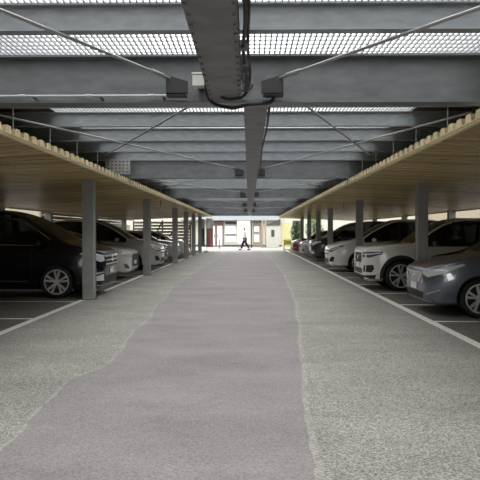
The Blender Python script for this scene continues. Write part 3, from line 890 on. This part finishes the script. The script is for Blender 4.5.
SUV = dict(L=4.43, W=.925, R=.36, axles=(-.84, -3.56), paint='white_paint', ws=(-1.12, -2.0, -3.95), rear=(-4.0, -4.36), pillars=(-2.35, -3.25), zb=.22, n0=.68, n1=.79, arch=True, rims='twin', mirror='dark_paint',
    top=[(0, .92), (-.025, 1.0), (-.10, 1.05), (-.45, 1.095), (-1.1, 1.15), (-1.65, 1.50), (-2.0, 1.67), (-2.4, 1.75), (-3.3, 1.745), (-4.0, 1.66), (-4.25, 1.30), (-4.38, 1.05), (-4.43, .9)],
    belt=[(0, .86), (-.10, .96), (-.45, 1.01), (-1.1, 1.045), (-3.0, 1.07), (-3.6, 1.16), (-4.43, 1.2)],
    patches=[('grille', M['plastic'], 0, [(0, -.33, .66), (0, .33, .66), (0, .40, .73), (0, .38, .90), (0, -.38, .90), (0, -.40, .73)], dict(both=False)),
             ('grille_frame', M['chrome'], 0, [(0, -.35, .64), (0, .35, .64), (0, .35, .655), (0, -.35, .655)], dict(both=False, off=.012)),
             ('grille_bar', M['chrome'], 0, [(0, -.30, .70), (0, -.26, .70), (0, .30, .875), (0, .26, .875)], dict(both=False, off=.014)),
             ('emblem', M['chrome'], 0, [(0, -.06, .76), (0, .0, .73), (0, .06, .76), (0, .06, .82), (0, 0, .85), (0, -.06, .82)], dict(both=False, off=.022)),
             ('headlight', M['lamp_dark'], 34, [(-.02, .54, .80), (-.14, .78, .79), (-.40, .87, .87), (-.42, .87, .935), (-.12, .78, .93), (-.02, .55, .91)]),
             ('headlight_strip', M['pearl_paint'], 34, [(-.02, .56, .855), (-.14, .78, .86), (-.38, .86, .895), (-.38, .86, .915), (-.14, .78, .885), (-.02, .56, .875)], dict(off=.012)),
             ('bumper_intake', M['plastic'], 0, [(0, -.45, .40), (0, .45, .40), (0, .48, .52), (0, -.48, .52)], dict(both=False)),
             ('fog_lamp', M['plastic'], 36, [(-.03, .60, .45), (-.16, .80, .44), (-.22, .83, .52), (-.20, .82, .62), (-.03, .64, .60)]),
             ('skid_plate', M['plastic'], 18, [(0, .02, .255), (-.14, .82, .25), (-.22, .85, .38), (-.02, .64, .36), (0, .02, .36)], dict(off=.010)),
             ('number_plate', M['plate'], 0, [(0, -.165, .53), (0, .165, .53), (0, .165, .64), (0, -.165, .64)], dict(both=False, off=.02))] + rear_bits(4.43, 1.1),
    strips=[('sill_trim', M['plastic'], [(-1.40, .92, .32), (-3.10, .92, .32)], .16, 90),
            ('roof_rail', M['plastic'], [(-2.1, .75, 1.62), (-3.9, .75, 1.59)], .03, 90)])

CROSS = dict(L=4.62, W=.90, R=.34, axles=(-1.02, -3.72), paint='pearl_paint', ws=(-1.0, -2.25, -4.2), rear=(-4.2, -4.56), pillars=(-2.4, -3.35), zb=.2, chrome=True,
    top=[(0, .80), (-.03, .88), (-.12, .95), (-.5, 1.06), (-.98, 1.15), (-1.5, 1.46), (-2.0, 1.72), (-2.4, 1.84), (-3.3, 1.86), (-4.1, 1.76), (-4.42, 1.36), (-4.56, 1.0), (-4.62, .85)],
    belt=[(0, .74), (-.12, .85), (-.5, .95), (-.98, 1.02), (-2.6, 1.06), (-4.62, 1.12)],
    patches=[('grille', M['plastic'], 0, [(0, -.46, .62), (0, .46, .62), (0, .54, .76), (0, -.54, .76)], dict(both=False)),
             ('grille_bar', M['chrome'], 0, [(0, -.50, .68), (0, .50, .68), (0, .52, .72), (0, -.52, .72)], dict(both=False, off=.016)),
             ('emblem', M['chrome'], 0, [(0, -.06, .66), (0, .0, .64), (0, .06, .66), (0, .06, .73), (0, 0, .75), (0, -.06, .73)], dict(both=False, off=.024)),
             ('headlight', M['lamp_dark'], 40, [(-.02, .55, .72), (-.10, .70, .70), (-.50, .84, .90), (-.44, .83, .94), (-.12, .72, .84), (-.02, .57, .79)]),
             ('headlight_strip', M['lamp'], 40, [(-.03, .58, .75), (-.12, .72, .76), (-.40, .82, .87), (-.38, .82, .89), (-.12, .72, .80), (-.03, .58, .78)], dict(off=.012)),
             ('bumper_intake', M['plastic'], 0, [(0, -.48, .30), (0, .48, .30), (0, .44, .46), (0, -.44, .46)], dict(both=False)),
             ('fog_lamp', M['plastic'], 38, [(-.02, .60, .36), (-.14, .76, .37), (-.18, .78, .53), (-.10, .72, .55), (-.02, .62, .45)]),
             ('bumper_lip', M['chrome'], 20, [(0, .02, .24), (-.12, .74, .235), (-.12, .74, .26), (0, .02, .265)], dict(off=.012)),
             ('number_plate', M['plate'], 0, [(0, -.165, .48), (0, .165, .48), (0, .165, .59), (0, -.165, .59)], dict(both=False, off=.02))] + rear_bits(4.62, 1.05),
    strips=[('window_trim', M['chrome'], [(-1.5, .85, 1.065), (-4.1, .85, 1.125)], .02, 90)])

SEDAN = dict(L=4.4, W=.88, R=.325, axles=(-.90, -3.5), paint='white_paint', ws=(-1.05, -2.0, -3.75), rear=(-3.6, -4.1), pillars=(-2.35, -3.2), zb=.18,
    top=[(0, .76), (-.03, .82), (-.12, .88), (-.5, .96), (-1.02, 1.04), (-1.55, 1.28), (-2.0, 1.43), (-2.5, 1.49), (-3.2, 1.46), (-3.7, 1.33), (-4.1, 1.1), (-4.33, 1.0), (-4.4, .8)],
    belt=[(0, .70), (-.12, .78), (-.5, .86), (-1.02, .93), (-2.6, .97), (-4.4, 1.0)],
    patches=[('grille', M['plastic'], 0, [(0, -.50, .28), (0, .50, .28), (0, .34, .56), (0, .46, .74), (0, -.46, .74), (0, -.34, .56)], dict(both=False)),
             ('grille_frame', M['chrome'], 0, [(0, .50, .28), (0, .53, .28), (0, .37, .56), (0, .49, .74), (0, .46, .74), (0, .34, .56)], dict(off=.014)),
             ('emblem', M['chrome'], 0, [(0, -.06, .60), (0, .0, .58), (0, .06, .60), (0, .06, .66), (0, 0, .68), (0, -.06, .66)], dict(both=False, off=.02)),
             ('headlight', M['lamp'], 40, [(-.02, .54, .66), (-.10, .70, .64), (-.48, .82, .83), (-.42, .81, .86), (-.12, .72, .78), (-.02, .55, .74)]),
             ('fog_lamp', M['lamp_dark'], 38, [(-.02, .62, .32), (-.14, .76, .34), (-.18, .78, .48), (-.10, .72, .46)]),
             ('number_plate', M['plate'], 0, [(0, -.165, .44), (0, .165, .44), (0, .165, .55), (0, -.165, .55)], dict(both=False, off=.02))] + rear_bits(4.4, .95))

def variant(S, **kw):
    d = dict(S); d.update(kw); return d
R0 = 0.0            # left bays: nose towards +X
R1 = PI             # right bays: nose towards -X
car('minivan', VAN, (-3.10, 13.46, 0), R0, 'glossy black minivan in the nearest left bay, behind the first column')
car('hatchback', HATCH, (2.92, 10.62, 0), R1, 'blue-grey hatchback in the nearest bay on the right')
car('suv', SUV, (2.75, 15.10, 0), R1, 'white boxy SUV with black arch trim, next beyond the blue-grey hatchback', seats=True)
car('crossover', CROSS, (2.80, 21.65, 0), R1, 'pearl white crossover on the right, next beyond the white boxy SUV', seats=True)
car('sedan', SEDAN, (-3.48, 18.25, 0), R0, 'white car with wide black grille, next beyond the black minivan')
car('crossover', variant(CROSS, paint='silver_paint'), (-3.22, 22.3, 0), R0, 'silver crossover on the left just beyond the second column')
car('sedan', variant(SEDAN, paint='dark_paint'), (-3.45, 25.2, 0), R0, 'charcoal car on the left in front of the third column', detail=False)
car('sedan', variant(SEDAN, paint='silver_paint'), (-3.4, 29.2, 0), R0, 'silver car on the left between the third and fourth columns', detail=False)
car('hatchback', variant(HATCH, paint='white_paint'), (-3.4, 33.6, 0), R0, 'small white car on the left between the fourth and fifth columns', detail=False)
car('minivan', variant(VAN, paint='dark_paint', chrome=False), (2.95, 29.2, 0), R1, 'charcoal minivan on the right beyond the pearl white crossover', detail=False)
car('sedan', variant(SEDAN, paint='silver_paint'), (2.85, 33.6, 0), R1, 'silver car on the right between the charcoal minivan and red car', detail=False)
car('hatchback', variant(HATCH, paint='red_paint'), (2.75, 38.6, 0), R1, 'dark red hatchback at the far end of the right bays', detail=False)

# ------------------------------------------------------------------ bright far end
t = empty('shopfront', (0, 58, -0.005)); tag(t, 'cream shopfront building facing the far end of the car park', 'building')
build('wall', box(-25, 25, 0, 5, 0, 3.3), M['facade'], t)
build('plinth', box(-25, 25, -0.04, -0.002, 0, 0.16), M['dark_trim'], t)
dr = build('door', box(-3.9, -2.45, -0.06, -0.003, 0.0, 2.45), M['brown'], t)
for k in range(2):
    x = -3.78 + 0.70 * k
    bm = bmesh.new(); bx(bm, x, x + 0.50, -0.08, -0.062, 0.12, 2.0); build('door_pane', bm, M['white_panel'], dr)
    bm = bmesh.new(); bx(bm, x + (0.42 if k == 0 else 0.04), x + (0.46 if k == 0 else 0.08), -0.13, -0.082, 0.85, 1.25); build('door_handle', bm, M['dark_trim'], dr)
build('door', box(3.15, 4.0, -0.06, -0.003, 0.0, 2.3), M['pale_yellow'], t)
w = build('window', box(-2.30, -1.25, -0.06, -0.003, 0.45, 2.0), M['white_panel'], t)
build('window_bar', box(-2.30, -1.25, -0.09, -0.062, 1.05, 1.2), M['dark_trim'], w)
build('awning', box(-6.5, 3.0, -1.0, -0.002, 2.52, 3.1), M['steel'], t)
build('sign_band', box(-2.3, -1.25, -0.08, -0.003, 2.15, 2.4), M['dark_trim'], t)
sh = build('slat_screen', box(0.42, 1.25, -0.10, -0.003, 0.05, 2.45), M['slats'], t)
bm = bmesh.new()
for k in range(7): bx(bm, 0.44 + k * 0.115, 0.51 + k * 0.115, -0.14, -0.102, 0.08, 2.42)
build('slats', bm, M['slats'], sh)
build('louvre_panel', box(0.50, 0.98, -0.18, -0.142, 1.45, 1.95), M['white_panel'], t)
build('louvre_panel', box(0.50, 0.98, -0.18, -0.142, 0.45, 1.15), M['white_panel'], t)

t = empty('notice_board', (-0.46, 52, -0.005)); tag(t, 'tall white notice board standing beyond the walking person', 'sign')
build('panel', bevel(box(-0.54, 0.54, -0.03, 0.03, 0.42, 2.36), 0.012), M['white_panel'], t)
for s in (-1, 1):
    build('leg', box(s * 0.44 - 0.025, s * 0.44 + 0.025, 0.031, 0.08, 0.0, 1.2), M['rail'], t)
    build('foot', box(s * 0.44 - 0.05, s * 0.44 + 0.05, -0.25, 0.30, 0.0, 0.04), M['rail'], t)
t = empty('post', (0.22, 52.5, -0.005)); tag(t, 'thin dark post just right of the white notice board', 'post')
bm = bmesh.new(); cyl(bm, (0, 0, 0), (0, 0, 2.4), 0.05); build('shaft', bm, M['dark_trim'], t, smooth=True)
build('base', box(-0.09, 0.09, -0.09, 0.09, 0, 0.03), M['dark_trim'], t)
t = empty('bollard', (-2.45, 49.5, -0.005)); tag(t, 'slim dark bollard in front of the brown framed doors', 'bollard')
bm = bmesh.new(); cyl(bm, (0, 0, 0), (0, 0, 0.72), 0.035); build('shaft', bm, M['dark_trim'], t, smooth=True)
bm = bmesh.new(); ellipsoid(bm, (0, 0, 0.73), (0.05, 0.05, 0.04)); build('cap', bm, M['dark_trim'], t, smooth=True)
for x, lab in ((1.22, 'left of the two brown timber posts at the far end'), (1.5, 'right of the two brown timber posts at the far end')):
    t = empty('timber_post', (x, 54.5, -0.005)); tag(t, lab, 'post', 'timber posts')
    build('shaft', box(-0.06, 0.06, -0.06, 0.06, 0.0, 2.6), M['slats'], t)
    build('base', box(-0.09, 0.09, -0.09, 0.09, 0, 0.05), M['dark_trim'], t)

t = empty('kiosk', (2.10, 53, -0.005)); tag(t, 'small cream kiosk with dark sloping roof at far right', 'kiosk')
build('wall', box(-0.55, 0.55, -0.4, 0.6, 0, 2.0), M['facade'], t)
bm = bmesh.new(); prism(bm, [(-0.65, 2.0), (0.65, 2.0), (0.65, 2.55)], 'y', -0.5, 0.7); build('roof', bm, M['dark_trim'], t)
build('window', box(-0.15, 0.12, -0.43, -0.402, 1.0, 1.6), M['dark_trim'], t)

t = empty('barrier', (2.72, 42.5, 0)); tag(t, 'yellow-green tubular barrier at the far right end', 'barrier')
for x in (-0.24, 0.24):
    bm = bmesh.new(); cyl(bm, (x, 0, 0), (x, 0, 0.86), 0.035); build('leg', bm, M['yellow'], t, smooth=True)
for z in (0.83, 0.5, 0.18):
    bm = bmesh.new(); cyl(bm, (-0.26, 0, z), (0.26, 0, z), 0.032); build('rail', bm, M['yellow'], t, smooth=True)
build('board', box(-0.2, 0.2, -0.01, 0.01, 0.55, 0.78), M['yellow'], t)

def shrub(x, y, r, h, label, n):
    t = empty('shrub', (x, y, -0.005)); tag(t, label, 'shrub', 'shrubs at the far right end')
    bm = bmesh.new(); tube(bm, spline([(0, 0, 0), (0.05, 0, h * .3), (-0.04, 0.03, h * .7)], 5), 0.05); build('stem', bm, M['bark'], t)
    bm = bmesh.new()
    for _ in range(n):
        a = random.uniform(0, 2 * PI); zz = random.uniform(.25, 1); rr = r * math.sqrt(random.random()) * (1 - abs(zz - .6) * .9)
        c = Vector((rr * math.cos(a), rr * math.sin(a), zz * h))
        u = Vector((random.gauss(0, 1), random.gauss(0, 1), random.gauss(0, 1))).normalized(); v = u.orthogonal().normalized()
        s = random.uniform(.05, .1)
        bm.faces.new([bm.verts.new(c + u * s), bm.verts.new(c + v * s * .5), bm.verts.new(c - u * s), bm.verts.new(c - v * s * .5)])
    build('foliage', bm, M['leaf'], t, normals=False)
shrub(3.8, 47.8, .5, 2.3, 'leafy green shrub at the far right, beside the yellow barrier', 1500)
shrub(5.3, 48.8, .8, 2.6, 'taller green shrub behind the far right columns', 1800)

def banner(x, y, cloth, lab):
    t = empty('banner_flag', (x, y, 0)); tag(t, lab, 'banner', 'banner flags at the left end')
    bm = bmesh.new(); cyl(bm, (-0.24, 0, 0.05), (-0.24, 0, 2.35), 0.014, seg=8); build('pole', bm, M['rail'], t, smooth=True)
    bm = bmesh.new(); cyl(bm, (-0.25, 0, 2.33), (0.24, 0, 2.33), 0.010, seg=8); build('crossbar', bm, M['rail'], t, smooth=True)
    build('base', bevel(box(-0.40, -0.08, -0.16, 0.16, 0, 0.06), 0.015), M['dark_trim'], t)
    def sheet(z0, z1):
        bm = bmesh.new(); rows = []
        for j in range(13):
            z = z0 + (z1 - z0) * j / 12
            rows.append([bm.verts.new((-0.22 + 0.45 * i / 8, 0.035 * math.sin(i * .9 + z * 2.2), z)) for i in range(9)])
        for a, b in zip(rows, rows[1:]):
            for i in range(8): bm.faces.new((a[i], a[i + 1], b[i + 1], b[i]))
        r = bmesh.ops.extrude_face_region(bm, geom=list(bm.faces))
        for v in [g for g in r['geom'] if isinstance(g, bmesh.types.BMVert)]: v.co.y += 0.004
        return bm
    build('cloth', sheet(0.35, 1.65), cloth, t, smooth=True)
    build('cloth_top', sheet(1.65, 2.32), M['white_cloth'], t, smooth=True)
banner(-2.72, 41.6, M['red_cloth'], 'faded red and white banner flag past the last left column')
banner(-3.42, 43.2, M['teal_cloth'], 'dark green and white banner flag behind the red one')

# ------------------------------------------------------------------ walking person
def skin_mesh(verts, edges, radii, sub=2):
    me = bpy.data.meshes.new('sk'); me.from_pydata(verts, edges, []); me.update()
    ob = bpy.data.objects.new('sk', me); COL.objects.link(ob)
    md = ob.modifiers.new('s', 'SKIN'); md.use_smooth_shade = True
    for i, r in enumerate(radii):
        sv = me.skin_vertices[0].data[i]; rr = r if isinstance(r, tuple) else (r, r)
        sv.radius = rr; sv.use_root = (i == 0)
    ms = ob.modifiers.new('d', 'SUBSURF'); ms.levels = sub; ms.render_levels = sub
    dg = bpy.context.evaluated_depsgraph_get(); dg.update()
    res = bpy.data.meshes.new_from_object(ob.evaluated_get(dg))
    bpy.data.objects.remove(ob)
    for p in res.polygons: p.use_smooth = True
    return res
def skin_obj(name, parts, m, parent, sub=2):
    bm = bmesh.new()
    for v, e, r in parts:
        me = skin_mesh(v, e, r, sub); bm.from_mesh(me); bpy.data.meshes.remove(me)
    for f in bm.faces: f.smooth = True
    me = bpy.data.meshes.new(name); bm.to_mesh(me); bm.free(); me.materials.append(m)
    return link_mesh(name, me, parent)
P = empty('person', (-0.31, 46.3, 0), PI)
tag(P, 'person in white top and dark trousers walking across the far end', 'person')
# facing local +x, stride along x
V = [(0, 0, .90), (0, 0, 1.08), (.01, 0, 1.30), (.02, 0, 1.45), (.035, 0, 1.53), (.05, 0, 1.60), (.06, 0, 1.69),
     (0, .095, .86), (.17, .095, .50), (.29, .09, .10), (.34, .09, .05), (.44, .09, .035),
     (0, -.095, .86), (-.10, -.095, .48), (-.33, -.09, .13), (-.34, -.09, .06), (-.25, -.09, .03),
     (.02, .17, 1.40), (-.06, .21, 1.13), (.02, .22, .90), (.04, .22, .84),
     (.02, -.17, 1.40), (.06, -.21, 1.13), (.20, -.21, .93), (.24, -.21, .88)]
E = [(0, 1), (1, 2), (2, 3), (3, 4), (4, 5), (5, 6), (0, 7), (7, 8), (8, 9), (9, 10), (10, 11), (0, 12), (12, 13), (13, 14), (14, 15), (15, 16),
     (3, 17), (17, 18), (18, 19), (19, 20), (3, 21), (21, 22), (22, 23), (23, 24)]
Rr = [(.13, .12), (.12, .11), (.14, .12), (.09, .08), .052, (.085, .075), (.075, .07), .085, .06, .042, .042, .03, .085, .06, .042, .042, .03, .055, .042, .03, .03, .055, .042, .03, .03]
parts = [(V, E, Rr)]
for (hx, hy, hz, dx) in ((.04, .22, .84, .0), (.24, -.21, .88, .03)):
    for k in range(4):
        ln = (.075, .085, .08, .062)[k]; ox = .024 - .016 * k
        parts.append(([(hx + ox, hy, hz - .01), (hx + ox + dx * .5, hy, hz - .05 - ln * .4), (hx + ox + dx + .012, hy - .004, hz - .05 - ln)], [(0, 1), (1, 2)], [.010, .009, .008]))
    parts.append(([(hx + .02, hy, hz + .0), (hx + .045, hy, hz - .03), (hx + .05, hy, hz - .065)], [(0, 1), (1, 2)], [.011, .010, .008]))
skin_obj('body', parts, M['skin'], P)
leg = [(0, 0, .93), (0, .095, .86), (.17, .095, .50), (.285, .09, .12), (0, -.095, .86), (-.10, -.095, .48), (-.315, -.09, .16)]
skin_obj('trousers', [(leg, [(0, 1), (1, 2), (2, 3), (0, 4), (4, 5), (5, 6)], [(.15, .14), .12, .10, .085, .12, .10, .085])], M['trousers'], P)
top = [(0, 0, .88), (0, 0, 1.08), (.01, 0, 1.30), (.02, 0, 1.44), (.02, .17, 1.40), (-.06, .21, 1.13), (.015, .22, .93), (.02, -.17, 1.40), (.06, -.21, 1.13), (.185, -.21, .95)]
skin_obj('coat', [(top, [(0, 1), (1, 2), (2, 3), (3, 4), (4, 5), (5, 6), (3, 7), (7, 8), (8, 9)], [(.16, .145), (.14, .13), (.155, .14), (.10, .09), .07, .055, .045, .07, .055, .045])], M['shirt'], P)
bm = bmesh.new(); ellipsoid(bm, (.035, 0, 1.69), (.108, .085, .095)); build('hair', bm, M['hair'], P, smooth=True)
bm = bmesh.new(); prism(bm, [(.13, 1.60), (.165, 1.59), (.135, 1.645)], 'y', -.012, .012); build('nose', bm, M['skin'], P, smooth=True)
for s in (-1, 1):
    bm = bmesh.new(); ellipsoid(bm, (.128, s * .03, 1.645), (.012, .012, .009)); build('eye', bm, M['eye'], P, smooth=True)
    bm = bmesh.new(); ellipsoid(bm, (.04, s * .083, 1.62), (.02, .01, .03)); build('ear', bm, M['skin'], P, smooth=True)
bm = bmesh.new(); ellipsoid(bm, (.132, 0, 1.565), (.008, .022, .006)); build('mouth', bm, M['red_cloth'], P, smooth=True)
bm = bmesh.new(); ellipsoid(bm, (.39, .09, .045), (.13, .045, .045)); build('shoe', bm, M['shoe'], P, smooth=True)
bm = bmesh.new(); ellipsoid(bm, (-.29, -.09, .05), (.13, .045, .05)); build('shoe', bm, M['shoe'], P, smooth=True)

# ------------------------------------------------------------------ world, camera
w = bpy.data.worlds.new('World'); SC.world = w; w.use_nodes = True
nt = w.node_tree
for n_ in list(nt.nodes): nt.nodes.remove(n_)
wo = nt.nodes.new('ShaderNodeOutputWorld'); bg = nt.nodes.new('ShaderNodeBackground')
tc = nt.nodes.new('ShaderNodeTexCoord'); sx = nt.nodes.new('ShaderNodeSeparateXYZ')
rp = nt.nodes.new('ShaderNodeValToRGB')
rp.color_ramp.elements[0].position = 0.0; rp.color_ramp.elements[0].color = (0.72, 0.73, 0.73, 1)
rp.color_ramp.elements[1].position = 0.8; rp.color_ramp.elements[1].color = (1.0, 1.0, 1.0, 1)
nt.links.new(tc.outputs['Generated'], sx.inputs[0]); nt.links.new(sx.outputs['Z'], rp.inputs[0])
nt.links.new(rp.outputs[0], bg.inputs[0]); bg.inputs[1].default_value = 1.0
nt.links.new(bg.outputs[0], wo.inputs[0])

cam = bpy.data.cameras.new('Camera'); co = bpy.data.objects.new('Camera', cam); COL.objects.link(co)
cam.sensor_width = 36; cam.lens = 36 * 600 / 480
cam.clip_start = 0.05; cam.clip_end = 500
yaw = math.atan2(9, 600); pitch = -math.atan2(8, 600)
co.location = (0, 0, 1.4)
co.rotation_euler = (PI / 2 + pitch, 0, yaw)
SC.camera = co

SC.view_settings.view_transform = 'Standard'
SC.view_settings.look = 'None'
SC.view_settings.gamma = 1
SC.view_settings.use_curve_mapping = False
SC.view_settings.exposure = 2.45
